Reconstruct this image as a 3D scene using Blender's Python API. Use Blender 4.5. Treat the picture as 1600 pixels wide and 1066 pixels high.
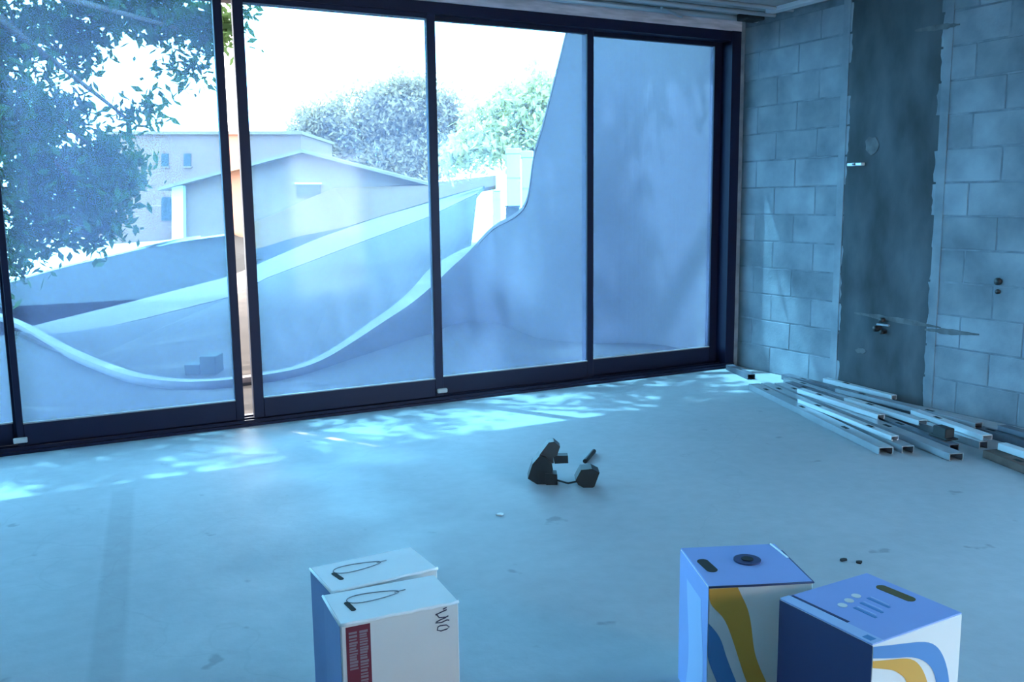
import bpy, math, random
import numpy as np
random.seed(7)
for o in list(bpy.data.objects):
    bpy.data.objects.remove(o)
SC = bpy.context.scene
COL = SC.collection
PI = math.pi

# ------------------------------------------------------------------ camera
FPX, YAW, PITCH, ROLL = 1439.6, 0.48912, 0.15004, -0.01198
CAM = np.array([-5.081, -5.651, 1.34])
def _basis():
    f = np.array([math.sin(YAW)*math.cos(PITCH), math.cos(YAW)*math.cos(PITCH), -math.sin(PITCH)])
    r = np.array([math.cos(YAW), -math.sin(YAW), 0.0])
    u = np.cross(r, f)
    return (r*math.cos(ROLL)+u*math.sin(ROLL), -r*math.sin(ROLL)+u*math.cos(ROLL), f)
RX, UP, FW = _basis()
cd = bpy.data.cameras.new('camera')
cd.sensor_fit = 'HORIZONTAL'; cd.sensor_width = 36.0; cd.lens = FPX/1600.0*36.0
cd.clip_start = 0.05; cd.clip_end = 500
cam = bpy.data.objects.new('camera', cd); COL.objects.link(cam)
from mathutils import Matrix, Vector
M = Matrix.Identity(4)
for i in range(3):
    M[i][0] = RX[i]; M[i][1] = UP[i]; M[i][2] = -FW[i]; M[i][3] = CAM[i]
cam.matrix_world = M
SC.camera = cam

# ------------------------------------------------------------------ sky, sun, exposure
W = bpy.data.worlds.new('sky'); SC.world = W; W.use_nodes = True
bg = W.node_tree.nodes['Background']
bg.inputs[0].default_value = (0.93, 0.97, 1.0, 1); bg.inputs[1].default_value = 13.0
sd = bpy.data.lights.new('sun', 'SUN'); sd.energy = 10.0; sd.angle = 0.012; sd.color = (1.0, 0.95, 0.86)
sun = bpy.data.objects.new('sun', sd); COL.objects.link(sun)
sun.rotation_euler = Vector((0.25, -0.46, -1.0)).to_track_quat('-Z', 'Y').to_euler()
sun.location = (-4, 6, 12)
SC.view_settings.view_transform = 'Standard'
SC.view_settings.look = 'None'
SC.view_settings.exposure = 0.8
SC.view_settings.gamma = 1.0
SC.view_settings.use_curve_mapping = False
SC.cycles.use_denoising = True
SC.cycles.max_bounces = 14
SC.cycles.diffuse_bounces = 6
SC.cycles.transparent_max_bounces = 24
SC.cycles.sample_clamp_indirect = 12.0

# ------------------------------------------------------------------ pixel helpers (photo frame 1600 x 1066)
def ray(px, py):
    return FW*FPX + RX*(px-800) - UP*(py-533)
def at(px, py, axis, val):
    d = ray(px, py); t = (val-CAM[axis])/d[axis]
    return CAM + t*d
def atz(px, py, z=0.0): return at(px, py, 2, z)
def atd(px, py, d): return CAM + ray(px, py)*(d/FPX)

# ------------------------------------------------------------------ materials
def nt(name):
    m = bpy.data.materials.new(name); m.use_nodes = True
    return m, m.node_tree.nodes, m.node_tree.links
def mat(name, col, rough=0.6, metal=0.0, var=0.0, scale=6.0, bump=0.0, bscale=40.0, spec=0.5, stretch=None):
    m, n, l = nt(name); b = n['Principled BSDF']
    b.inputs['Base Color'].default_value = (*col, 1); b.inputs['Roughness'].default_value = rough
    b.inputs['Metallic'].default_value = metal; b.inputs['Specular IOR Level'].default_value = spec
    tc = n.new('ShaderNodeTexCoord'); src = tc.outputs['Object']
    if stretch:
        mp = n.new('ShaderNodeMapping'); mp.inputs['Scale'].default_value = stretch
        l.new(src, mp.inputs[0]); src = mp.outputs[0]
    if var:
        t = n.new('ShaderNodeTexNoise'); t.inputs['Scale'].default_value = scale; t.inputs['Detail'].default_value = 5
        l.new(src, t.inputs['Vector'])
        r = n.new('ShaderNodeValToRGB')
        r.color_ramp.elements[0].position = 0.3; r.color_ramp.elements[1].position = 0.7
        r.color_ramp.elements[0].color = (*[c*(1-var) for c in col], 1)
        r.color_ramp.elements[1].color = (*[min(1, c*(1+var)) for c in col], 1)
        l.new(t.outputs['Fac'], r.inputs[0]); l.new(r.outputs[0], b.inputs['Base Color'])
    if bump:
        t = n.new('ShaderNodeTexNoise'); t.inputs['Scale'].default_value = bscale; t.inputs['Detail'].default_value = 6
        l.new(src, t.inputs['Vector'])
        bp = n.new('ShaderNodeBump'); bp.inputs['Strength'].default_value = bump; bp.inputs['Distance'].default_value = 0.01
        l.new(t.outputs['Fac'], bp.inputs['Height']); l.new(bp.outputs[0], b.inputs['Normal'])
    return m

def schlick(n, l, f0):
    lw = n.new('ShaderNodeLayerWeight'); lw.inputs[0].default_value = .5
    p = n.new('ShaderNodeMath'); p.operation = 'POWER'; p.inputs[1].default_value = 5; l.new(lw.outputs['Facing'], p.inputs[0])
    m = n.new('ShaderNodeMath'); m.operation = 'MULTIPLY_ADD'; m.inputs[1].default_value = 1-f0; m.inputs[2].default_value = f0
    l.new(p.outputs[0], m.inputs[0]); return m
def mat_clear():
    m, n, l = nt('clear_glass'); n.clear()
    o = n.new('ShaderNodeOutputMaterial'); t = n.new('ShaderNodeBsdfTransparent'); g = n.new('ShaderNodeBsdfGlossy')
    t.inputs[0].default_value = (0.97, 0.98, 0.98, 1); g.inputs['Roughness'].default_value = 0.02
    f = schlick(n, l, .010)
    mx = n.new('ShaderNodeMixShader'); l.new(f.outputs[0], mx.inputs[0]); l.new(t.outputs[0], mx.inputs[1]); l.new(g.outputs[0], mx.inputs[2])
    l.new(mx.outputs[0], o.inputs[0]); return m
FILM_T = (0.15, 0.455, 0.72)      # what passes straight through the blue film
FILM_S = (0.018, 0.041, 0.093)    # what the milky film scatters
def mat_film():
    m, n, l = nt('blue_protective_film'); n.clear()
    o = n.new('ShaderNodeOutputMaterial'); t = n.new('ShaderNodeBsdfTransparent'); s = n.new('ShaderNodeBsdfTranslucent')
    g = n.new('ShaderNodeBsdfGlossy'); g.inputs['Roughness'].default_value = 0.06
    t.inputs[0].default_value = (*FILM_T, 1); s.inputs[0].default_value = (*FILM_S, 1)
    a = n.new('ShaderNodeAddShader'); l.new(t.outputs[0], a.inputs[0]); l.new(s.outputs[0], a.inputs[1])
    f = schlick(n, l, .014)
    mx = n.new('ShaderNodeMixShader'); l.new(f.outputs[0], mx.inputs[0]); l.new(a.outputs[0], mx.inputs[1]); l.new(g.outputs[0], mx.inputs[2])
    l.new(mx.outputs[0], o.inputs[0]); return m
def mat_leaf(name, c1, c2):
    m, n, l = nt(name); n.clear()
    o = n.new('ShaderNodeOutputMaterial'); d = n.new('ShaderNodeBsdfDiffuse'); s = n.new('ShaderNodeBsdfTranslucent')
    tc = n.new('ShaderNodeTexCoord'); t = n.new('ShaderNodeTexNoise'); t.inputs['Scale'].default_value = 3.0
    l.new(tc.outputs['Object'], t.inputs['Vector'])
    r = n.new('ShaderNodeValToRGB'); r.color_ramp.elements[0].position = .35; r.color_ramp.elements[1].position = .65
    r.color_ramp.elements[0].color = (*c1, 1); r.color_ramp.elements[1].color = (*c2, 1)
    l.new(t.outputs['Fac'], r.inputs[0]); l.new(r.outputs[0], d.inputs[0]); l.new(r.outputs[0], s.inputs[0])
    mx = n.new('ShaderNodeMixShader'); mx.inputs[0].default_value = 0.4
    l.new(d.outputs[0], mx.inputs[1]); l.new(s.outputs[0], mx.inputs[2]); l.new(mx.outputs[0], o.inputs[0]); return m
def mat_floor():
    m, n, l = nt('bare_concrete'); b = n['Principled BSDF']
    tc = n.new('ShaderNodeTexCoord'); P = tc.outputs['Object']
    def noise(s, d=6, v=None):
        t = n.new('ShaderNodeTexNoise'); t.inputs['Scale'].default_value = s; t.inputs['Detail'].default_value = d
        l.new(v or P, t.inputs['Vector']); return t.outputs['Fac']
    def ramp(x, a, ca, bb, cb):
        r = n.new('ShaderNodeValToRGB'); r.color_ramp.elements[0].position = a; r.color_ramp.elements[1].position = bb
        r.color_ramp.elements[0].color = ca; r.color_ramp.elements[1].color = cb; l.new(x, r.inputs[0]); return r.outputs[0]
    def mul(a, c):
        k = n.new('ShaderNodeMix'); k.data_type = 'RGBA'; k.blend_type = 'MULTIPLY'; k.inputs[0].default_value = 1
        l.new(a, k.inputs[6]); l.new(c, k.inputs[7]); return k.outputs[2]
    g = lambda v: (v, v, v, 1)
    base = ramp(noise(1.1), .3, (.36, .375, .39, 1), .7, (.415, .43, .445, 1))
    base = mul(base, ramp(noise(14, 8), .25, g(.9), .7, g(1)))
    # scuffs and small dark marks
    base = mul(base, ramp(noise(5.5, 3), .27, g(.72), .31, g(1)))
    # hairline cracks
    vor = n.new('ShaderNodeTexVoronoi'); vor.feature = 'DISTANCE_TO_EDGE'; vor.inputs['Scale'].default_value = .38
    wv = n.new('ShaderNodeVectorMath'); wv.operation = 'ADD'; nz = n.new('ShaderNodeTexNoise'); nz.inputs['Scale'].default_value = 2.2
    l.new(P, nz.inputs['Vector']); l.new(P, wv.inputs[0]); l.new(nz.outputs['Color'], wv.inputs[1]); l.new(wv.outputs[0], vor.inputs['Vector'])
    base = mul(base, ramp(vor.outputs['Distance'], .0, g(.94), .003, g(1)))
    # filled saw-cut strip running towards the doors
    A, B = atz(165, 1060), atz(192, 772)
    d = np.array([B[0]-A[0], B[1]-A[1], 0]); L = np.linalg.norm(d); d /= L; nn = np.array([-d[1], d[0], 0])
    def dot(vec, off):
        q = n.new('ShaderNodeVectorMath'); q.operation = 'DOT_PRODUCT'; q.inputs[1].default_value = tuple(vec); l.new(P, q.inputs[0])
        s = n.new('ShaderNodeMath'); s.operation = 'SUBTRACT'; s.inputs[1].default_value = off; l.new(q.outputs['Value'], s.inputs[0]); return s.outputs[0]
    w = dot(nn, float(nn@A)); ab = n.new('ShaderNodeMath'); ab.operation = 'ABSOLUTE'; l.new(w, ab.inputs[0])
    strip = ramp(ab.outputs[0], .040, g(1), .058, g(0))
    end = ramp(dot(d, float(d@B)), .0, g(1), .1, g(0))
    k = mul(strip, end)
    inv = n.new('ShaderNodeMix'); inv.data_type = 'RGBA'; inv.inputs[6].default_value = g(1); inv.inputs[7].default_value = g(.86)
    l.new(k, inv.inputs[0]); base = mul(base, inv.outputs[2])
    l.new(base, b.inputs['Base Color'])
    l.new(ramp(noise(3), .3, g(.55), .7, g(.72)), b.inputs['Roughness'])
    bp = n.new('ShaderNodeBump'); bp.inputs['Strength'].default_value = .12; bp.inputs['Distance'].default_value = .01
    l.new(noise(30, 8), bp.inputs['Height']); l.new(bp.outputs[0], b.inputs['Normal'])
    return m
def mat_block():
    m, n, l = nt('concrete_block'); b = n['Principled BSDF']; b.inputs['Roughness'].default_value = .9
    ge = n.new('ShaderNodeNewGeometry'); P = ge.outputs['Position']
    t = n.new('ShaderNodeTexNoise'); t.inputs['Scale'].default_value = 3.2; t.inputs['Detail'].default_value = 6; l.new(P, t.inputs['Vector'])
    r = n.new('ShaderNodeValToRGB'); e = r.color_ramp.elements
    e[0].position = .3; e[0].color = (.155, .185, .22, 1); e[1].position = .70; e[1].color = (.33, .37, .41, 1)
    l.new(t.outputs['Fac'], r.inputs[0])
    oi = n.new('ShaderNodeObjectInfo'); mr = n.new('ShaderNodeMapRange'); mr.inputs[3].default_value = .84; mr.inputs[4].default_value = 1.1
    l.new(oi.outputs['Random'], mr.inputs[0])
    k = n.new('ShaderNodeMix'); k.data_type = 'RGBA'; k.blend_type = 'MULTIPLY'; k.inputs[0].default_value = 1
    l.new(r.outputs[0], k.inputs[6]); l.new(mr.outputs[0], k.inputs[7]); l.new(k.outputs[2], b.inputs['Base Color'])
    t2 = n.new('ShaderNodeTexNoise'); t2.inputs['Scale'].default_value = 60; l.new(P, t2.inputs['Vector'])
    bp = n.new('ShaderNodeBump'); bp.inputs['Strength'].default_value = .4; bp.inputs['Distance'].default_value = .004
    l.new(t2.outputs['Fac'], bp.inputs['Height']); l.new(bp.outputs[0], b.inputs['Normal'])
    return m

MT = dict(
    floor=mat_floor(), block=mat_block(),
    mortar=mat('mortar', (0.2, 0.23, 0.265), .95, var=.3, scale=8),
    band=mat('dark_patch_plaster', (0.075, 0.086, 0.098), .9, var=.45, scale=4.0, bump=.3, bscale=18, stretch=(1, 1, .45)),
    efflo=mat('pale_mortar_smear', (0.136, 0.142, 0.151), .95, var=.3, scale=14),
    frame=mat('dark_anodised_aluminium', (0.011, 0.013, 0.038), .42, .2, spec=.25),
    seal=mat('pale_glazing_bead', (.35, .36, .38), .5),
    clear=mat_clear(), film=mat_film(),
    header=mat('raw_lumber_header', (0.640, 0.564, 0.600), .8, var=.25, scale=5, stretch=(1, 8, 8)),
    ceiling=mat('grey_ceiling_deck', (0.336, 0.336, 0.344), .85, var=.3, scale=3),
    pipe=mat('galvanised_conduit', (.55, .57, .60), .4, .7),
    plaster=mat('grey_plaster', (0.702, 0.702, 0.702), .9, var=.12, scale=3),
    stucco=mat('smooth_stucco', (0.118, 0.101, 0.104), .9, var=.10, scale=1.6, bump=.1, bscale=60, spec=.05),
    cap=mat('pale_stone_cap', (0.173, 0.138, 0.136), .8, var=.06, scale=6, spec=.05),
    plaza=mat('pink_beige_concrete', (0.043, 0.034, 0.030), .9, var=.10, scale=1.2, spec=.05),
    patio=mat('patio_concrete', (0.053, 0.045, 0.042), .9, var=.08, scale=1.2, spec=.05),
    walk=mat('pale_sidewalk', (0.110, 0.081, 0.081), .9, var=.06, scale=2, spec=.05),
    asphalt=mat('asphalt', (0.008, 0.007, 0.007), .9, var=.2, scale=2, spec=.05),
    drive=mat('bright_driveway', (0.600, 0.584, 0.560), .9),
    lawn=mat('dry_lawn', (0.082, 0.036, 0.018), .95, var=.12, scale=3, bump=.4, bscale=80, spec=.05),
    earth=mat('ground', (.36, .35, .33), .95, var=.2, scale=.6, spec=.05),
    beige=mat('pink_beige_stucco', (0.206, 0.094, 0.071), .9, var=.04, scale=1, spec=.05),
    cream=mat('cream_siding', (0.211, 0.116, 0.085), .9, var=.05, scale=1, spec=.05),
    roofm=mat('pale_roof', (0.209, 0.132, 0.100), .85, var=.06, scale=3, spec=.05),
    white=mat('white_paint', (0.574, 0.574, 0.560), .6),
    pane=mat('dark_window', (.045, .045, .045), .5, spec=.1),
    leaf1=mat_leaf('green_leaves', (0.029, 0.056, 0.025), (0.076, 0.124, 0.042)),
    leaf2=mat_leaf('hazy_green_leaves', (0.299, 0.163, 0.090), (0.439, 0.253, 0.143)),  # distance haze put into the leaf colour
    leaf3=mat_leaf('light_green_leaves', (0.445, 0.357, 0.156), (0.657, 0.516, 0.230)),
    bark=mat('bark', (.11, .085, .07), .95, bump=.6, bscale=20),
    zinc=mat('galvanised_steel', (0.33, 0.345, 0.37), .34, .25, var=.10, scale=10, stretch=(1, .15, 1)),
    zincb=mat('bright_steel', (0.72, 0.74, 0.76), .30, .25),
    zincd=mat('dull_steel', (0.12, 0.13, 0.16), .5, .25, var=.2, scale=10),
    rust=mat('rusty_steel', (0.1, 0.062, 0.05), .7, .3, var=.4, scale=12),
    sideblue=mat('muted_blue_side_panel', (0.12, 0.16, 0.3), .7, var=.08, scale=6),
    black=mat('black_plastic', (0.013, 0.013, 0.014), .5),
    grey=mat('grey_plastic', (0.045, 0.045, 0.05), .5),
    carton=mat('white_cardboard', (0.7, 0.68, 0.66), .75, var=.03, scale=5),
    cartonc=mat('white_cardboard_lid', (0.93, 0.93, 0.92), .7, var=.03, scale=9),  # same white board as the body, lightened for light falling on top
    cream_edge=mat('raw_cardboard_edge', (.30, .25, .20), .9),
    maroon=mat('maroon_print', (.16, .012, .03), .6),
    ink=mat('dark_marker_ink', (.05, .04, .08), .7),
    letter=mat('pale_letter_print', (0.25, 0.18, 0.21), .7),
    cyanc=mat('blue_print', (0.3, 0.4, 0.74), .6, var=.04, scale=5),
    bluep=mat('mid_blue_print', (0.085, 0.24, 0.52), .6),
    navy=mat('navy_print', (.025, .035, .12), .6),
    sky=mat('pale_blue_print', (.42, .55, .80), .6),
    orange=mat('orange_print', (.72, .36, .05), .6),
    whitep=mat('white_print', (.78, .75, .72), .65),
    slotm=mat('dark_slot', (.012, .011, .012), .9),
    olive=mat('amber_bag_seen_in_slot', (.10, .075, .02), .6),
    concrete_chip=mat('pale_chip', (.85, .85, .83), .8),
    reflection_g=mat('grey_green_reflection', (0.050, 0.058, 0.052), .85, var=.1, spec=.05),
)

# ------------------------------------------------------------------ mesh helpers
class MB:
    def __init__(s): s.v = []; s.f = []; s.mi = []
    def add(s, vs, fs, mi=0):
        o = len(s.v); s.v += [tuple(map(float, p)) for p in vs]; s.f += [tuple(i+o for i in f) for f in fs]; s.mi += [mi]*len(fs); return s
    def box(s, a, b, mi=0):
        x0, y0, z0 = a; x1, y1, z1 = b
        vs = [(x0,y0,z0),(x1,y0,z0),(x1,y1,z0),(x0,y1,z0),(x0,y0,z1),(x1,y0,z1),(x1,y1,z1),(x0,y1,z1)]
        return s.add(vs, [(0,3,2,1),(4,5,6,7),(0,1,5,4),(1,2,6,5),(2,3,7,6),(3,0,4,7)], mi)
    def cbox(s, a, b, c=.004, mi=0):
        """box with chamfered edges"""
        a = np.array(a, float); b = np.array(b, float); ctr = (a+b)/2; h = (b-a)/2; c = min(c, h.min()*.6)
        vs = []; idx = {}
        for sx in (-1,1):
            for sy in (-1,1):
                for sz in (-1,1):
                    sg = np.array([sx,sy,sz])
                    for ax in range(3):
                        p = h - c; p[ax] = h[ax]; idx[(sx,sy,sz,ax)] = len(vs); vs.append(ctr+sg*p)
        fs = []
        for ax in range(3):
            u, w = (ax+1)%3, (ax+2)%3
            for sg in (-1,1):
                q = []
                for su, sw in ((-1,-1),(1,-1),(1,1),(-1,1)):
                    k = [0,0,0]; k[ax] = sg; k[u] = su; k[w] = sw; q.append(idx[(*k,ax)])
                fs.append(q if sg > 0 else q[::-1])
        for ax in range(3):
            u, w = (ax+1)%3, (ax+2)%3
            for su in (-1,1):
                for sw in (-1,1):
                    def K(sa, m):
                        k = [0,0,0]; k[ax] = sa; k[u] = su; k[w] = sw; return idx[(*k,m)]
                    q = [K(-1,u), K(1,u), K(1,w), K(-1,w)]
                    fs.append(q if su*sw < 0 else q[::-1])
        for sx in (-1,1):
            for sy in (-1,1):
                for sz in (-1,1):
                    q = [idx[(sx,sy,sz,0)], idx[(sx,sy,sz,1)], idx[(sx,sy,sz,2)]]
                    fs.append(q if sx*sy*sz > 0 else q[::-1])
        return s.add(vs, fs, mi)
    def tube(s, pts, r, n=8, mi=0):
        pts = [np.array(p, float) for p in pts]; rs = r if isinstance(r, (list, tuple)) else [r]*len(pts)
        rings = []; vs = []
        for i, p in enumerate(pts):
            d = pts[min(i+1, len(pts)-1)] - pts[max(i-1, 0)]; d /= np.linalg.norm(d)+1e-9
            a = np.cross(d, (0,0,1) if abs(d[2]) < .9 else (1,0,0)); a /= np.linalg.norm(a); b = np.cross(d, a)
            for k in range(n):
                t = 2*PI*k/n; vs.append(p + rs[i]*(a*math.cos(t)+b*math.sin(t)))
        fs = [(i*n+k, i*n+(k+1)%n, (i+1)*n+(k+1)%n, (i+1)*n+k) for i in range(len(pts)-1) for k in range(n)]
        fs += [tuple(range(n))[::-1], tuple((len(pts)-1)*n+k for k in range(n))]
        return s.add(vs, fs, mi)
    def prism(s, poly, off, mi=0):
        """3D polygon extruded by vector off"""
        n = len(poly); off = np.array(off, float); p = [np.array(q, float) for q in poly]
        vs = p + [q+off for q in p]
        fs = [tuple(range(n)), tuple(range(2*n-1, n-1, -1))] + [(i, n+i, n+(i+1)%n, (i+1)%n) for i in range(n)]
        return s.add(vs, fs, mi)
    def build(s, name, m, parent=None, smooth=False):
        me = bpy.data.meshes.new(name); me.from_pydata(s.v, [], s.f)
        for q in (m if isinstance(m, (list, tuple)) else [m]): me.materials.append(MT[q] if isinstance(q, str) else q)
        if any(s.mi): me.polygons.foreach_set('material_index', s.mi)
        if smooth: me.polygons.foreach_set('use_smooth', [True]*len(me.polygons))
        import bmesh
        bm = bmesh.new(); bm.from_mesh(me)
        if len(bm.faces) < 6000: bmesh.ops.recalc_face_normals(bm, faces=bm.faces)
        bm.to_mesh(me); bm.free(); me.update()
        o = bpy.data.objects.new(name, me); COL.objects.link(o)
        if parent: o.parent = parent
        return o
def empty(name, loc=(0,0,0), rz=0.0):
    o = bpy.data.objects.new(name, None); o.empty_display_size = .1; COL.objects.link(o)
    o.location = loc; o.rotation_euler = (0, 0, rz); return o
def tag(o, label=None, cat=None, group=None, kind=None):
    if label: o['label'] = label
    if cat: o['category'] = cat
    if group: o['group'] = group
    if kind: o['kind'] = kind
    return o
def struct(o, label=None, cat=None): return tag(o, label, cat, kind='structure')
def box_obj(name, a, b, m, parent=None, c=None):
    mb = MB(); (mb.cbox(a, b, c) if c else mb.box(a, b)); return mb.build(name, m, parent)

# ------------------------------------------------------------------ room shell
XL, YB, ZC = -7.6, -8.4, 2.69
ZF = 2.61          # top of the door frame
struct(box_obj('floor', (XL, YB, -.12), (0.0, .26, 0), 'floor'), 'bare grey concrete floor slab with scuffs and hairline cracks', 'floor')
struct(box_obj('ceiling', (XL-.2, YB-.2, ZC), (.2, .30, ZC+.35), 'ceiling'), 'dark unfinished ceiling deck above the sliding doors', 'ceiling')
struct(box_obj('wall_left', (XL-.2, YB, -.12), (XL, .26, ZC), 'plaster'), 'grey plaster side wall away from the block wall', 'wall')
wb = MB()
OX0, OX1, OZ = -1.35, -.20, 2.10  # unseen doorway put in to match the daylight from behind
wb.box((XL, YB-.2, -.12), (OX0, YB, ZC)); wb.box((OX1, YB-.2, -.12), (.2, YB, ZC)); wb.box((OX0, YB-.2, OZ), (OX1, YB, ZC))
struct(wb.build('wall_back', 'plaster'), 'plaster back wall with an unseen open doorway for daylight', 'wall')

# right wall: mortar core with single blocks as parts
SY0, SY1, SZ = -6.3, -4.20, 2.30       # unseen opening added in the block wall for more light
wm = MB(); wm.box((-.002, SY1, -.12), (.2, .26, ZC)); wm.box((-.002, YB, -.12), (.2, SY0, ZC)); wm.box((-.002, SY0, SZ), (.2, SY1, ZC)); wm.box((-.002, SY0, -.12), (.2, SY1, 0))
wr = struct(wm.build('wall_right', 'mortar'), 'concrete block wall with a dark patched vertical band', 'wall')
BL, BH, J = .400, .1955, .006
CH = .2035
me_full = MB().cbox((-.005, -BL/2, -BH/2), (.05, BL/2, BH/2), .004).build('block', 'block'); me_half = MB().cbox((-.005, -.094, -BH/2), (.05, .094, BH/2), .004).build('block', 'block')
fd, hd = me_full.data, me_half.data
bpy.data.objects.remove(me_full); bpy.data.objects.remove(me_half)
BANDY0, BANDY1 = -1.765, -1.03
def add_block(data, y, z):
    o = bpy.data.objects.new('block', data); COL.objects.link(o); o.parent = wr
    o.location = (random.uniform(-.001, .002), y, z)
ncourse = int(ZC/CH)
for k in range(ncourse+1):
    z = k*CH + BH/2 + .003
    if z + BH/2 > ZC + .02: break
    off = 0 if k % 2 else .203
    y = .24 - off
    if off: add_block(hd, .24-.094-.002, z)
    while y - BL > YB:
        cy = y - BL/2
        if not (cy - BL/2 > BANDY0 and cy + BL/2 < BANDY1) and not (z < SZ and cy-BL/2 < SY1 and cy+BL/2 > SY0):
            add_block(fd, cy, z)
        y -= BL + J
# dark patched band (where an old cross wall was broken out), slightly proud and uneven
bm_ = MB(); ny, nz = 14, 60
vs = []
for i in range(nz+1):
    for j in range(ny+1):
        z = ZC*i/nz; ed = (.004*math.sin(9*z)+.003*math.sin(23*z+1)) if j in (0, ny) else 0
        y = BANDY0 + (BANDY1-BANDY0)*j/ny + ed
        x = -.008 - .002*random.random() - (.0 if 0 < j < ny else -.006)
        vs.append((x, y, z))
fs = [(i*(ny+1)+j, i*(ny+1)+j+1, (i+1)*(ny+1)+j+1, (i+1)*(ny+1)+j) for i in range(nz) for j in range(ny)]
bm_.add(vs, fs); bm_.build('plaster_band', 'band', wr, True)
# pale mortar smears that were left along the band
def smear(px0, px1, py0, py1, th=.002, m='efflo'):
    mb = MB(); n = 14; top = []; bot = []
    for i in range(n+1):
        t = i/n; px = px0+(px1-px0)*t; py = py0+(py1-py0)*t
        c = at(px, py, 0, -.0095); w = (.012+.010*random.random())*math.sin(PI*(.08+.84*t))
        top.append(c+np.array([0, 0, w])); bot.append(c-np.array([0, 0, w]))
    mb.prism(top+bot[::-1], (-th, 0, 0)); mb.build('mortar_smear', m, wr)
for yy in (BANDY0-.028, BANDY1+.028):
    box_obj('edge_strip', (-.0085, yy-.03, 0), (.002, yy+.03, ZC), 'block', wr)
smear(1335, 1470, 489, 512); smear(1445, 1530, 515, 523); smear(1430, 1500, 48, 38)
for (px, py, w, h) in ((1362, 228, .05, .06), (1345, 548, .04, .02)):
    c = at(px, py, 0, -.0095); mb = MB()
    poly = [c+np.array([0, w*(1+.25*random.uniform(-1, 1))*math.cos(a), h*(1+.25*random.uniform(-1, 1))*math.sin(a)]) for a in np.linspace(0, 2*PI, 13)[:-1]]
    mb.prism(poly, (-.003, 0, 0)).build('mortar_smear', 'efflo', wr)

# ------------------------------------------------------------------ sliding doors
XJ0, XJ1 = -.205, -.052
struct(box_obj('trim_1', (XL, -.015, ZF), (-.052, .22, ZC), 'header'), 'raw timber header strip above the dark door frame', 'trim')
tf = empty('trim_2', (0, 0, 0)); struct(tf, 'dark aluminium head, jamb and floor track of the sliding doors', 'door frame')
H1 = 2.508         # glass top
box_obj('head', (XL, 0.0, H1+.03), (XJ1, .24, ZF), 'frame', tf)
box_obj('jamb', (XJ0+.065, -.012, 0), (XJ1, .24, ZF), 'frame', tf)
box_obj('floor_track', (XL, -.045, 0), (XJ1, .24, .016), 'frame', tf)
for k, y in enumerate((.028, .098, .168)):
    box_obj('rail', (XL, y-.045, .016), (XJ1, y-.037, .034), 'frame', tf)
struct(box_obj('trim_3', (-.052, -.01, 0), (-.012, .24, ZC), 'mortar'), 'grey mortar joint strip between door jamb and block wall', 'trim')
struct(box_obj('wall_front', (XL-.2, .24, ZF), (.2, .30, ZC+.35), 'plaster'), 'facade strip above the sliding doors', 'wall')
def door(n, x0, x1, y, sl=.055, sr=.055, label='', zb=.157):
    d = empty('door_%d' % n, (0, 0, 0)); struct(d, label, 'door')
    t = .022
    box_obj('stile', (x0, y-t, .036), (x0+sl, y+t, H1+.045), 'frame', d, .003)
    box_obj('stile', (x1-sr, y-t, .036), (x1, y+t, H1+.045), 'frame', d, .003)
    box_obj('top_rail', (x0+sl, y-t, H1), (x1-sr, y+t, H1+.045), 'frame', d, .003)
    box_obj('bottom_rail', (x0+sl, y-t, .036), (x1-sr, y+t, zb), 'frame', d, .003)
    mb = MB(); a, b = (x0+sl-.004, y-.004, zb-.004), (x1-sr+.004, y+.004, H1+.004)
    mb.box(a, b); mb.mi = [0, 0, 1, 0, 0, 0]     # inner face carries the film
    me = bpy.data.meshes.new('glass_pane'); me.from_pydata(mb.v, [], mb.f); me.materials.append(MT['clear']); me.materials.append(MT['film'])
    me.polygons.foreach_set('material_index', mb.mi); o = bpy.data.objects.new('glass_pane', me); COL.objects.link(o); o.parent = d
    tag(o, 'glass pane under blue milky film')
    box_obj('glazing_bead', (x0+sl, y-t-.003, zb-.001), (x1-sr, y-t+.010, zb+.007), 'seal', d)
    return d
door(1, -6.45, -5.135, .078, label='sliding glass door at the far end from the block wall', sr=.05)
door(6, -7.6, -6.42, .030, label='sliding glass door meeting the plaster side wall')
door(2, -5.170, -3.936, .030, sl=.035, sr=.05, label='sliding glass door with leafy tree behind it beside the open gap')
door(3, -3.876, -2.600, .030, sl=.062, sr=.06, label='sliding glass door on the block wall side of the open gap')
door(4, -2.635, -1.355, .078, sl=.03, sr=.055, label='sliding glass door fronting the white gate pillars outside')
door(5, -1.40, XJ0+.075, .126, sl=.045, sr=.08, label='sliding glass door closed against the jamb by the block wall')
for k, (ya, yb) in enumerate(((SY0, (SY0+SY1)/2+.03), ((SY0+SY1)/2-.03, SY1))):  # unseen side doors added to fill the room with blue light
    d = door(7+k, 0, yb-ya, 0, label=('unseen filmed door added for fill light in the block wall next to the back wall', 'unseen filmed door added for fill light in the block wall past the rusty stud')[k])
    d.rotation_euler.z = -PI/2; d.location = (.07+.05*k, yb, -.036); d.scale.z = SZ/(H1+.045-.036)*.995
for (px, py) in ((32, 689), (692, 611)):
    c = at(px, py, 1, -.02); mb = MB()
    mb.cbox((c[0]-.035, -.022, c[2]-.014), (c[0]+.035, .004, c[2]+.014), .004)
    o = mb.build('roller_guide', 'white', tf)

# ------------------------------------------------------------------ outdoors: ground and curved wall
struct(box_obj('ground', (-60, -40, -.5), (60, 90, -.14), 'earth'), 'bare ground around the building', 'ground')
struct(box_obj('patio', (-16, .24, -.3), (1.0, 9.0, -.03), 'patio'), 'smooth concrete patio outside the sliding doors', 'patio')
def interp(tab, x):
    xs = [t[0] for t in tab]; return [float(np.interp(x, xs, [t[k] for t in tab])) for k in range(1, len(tab[0]))]
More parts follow.
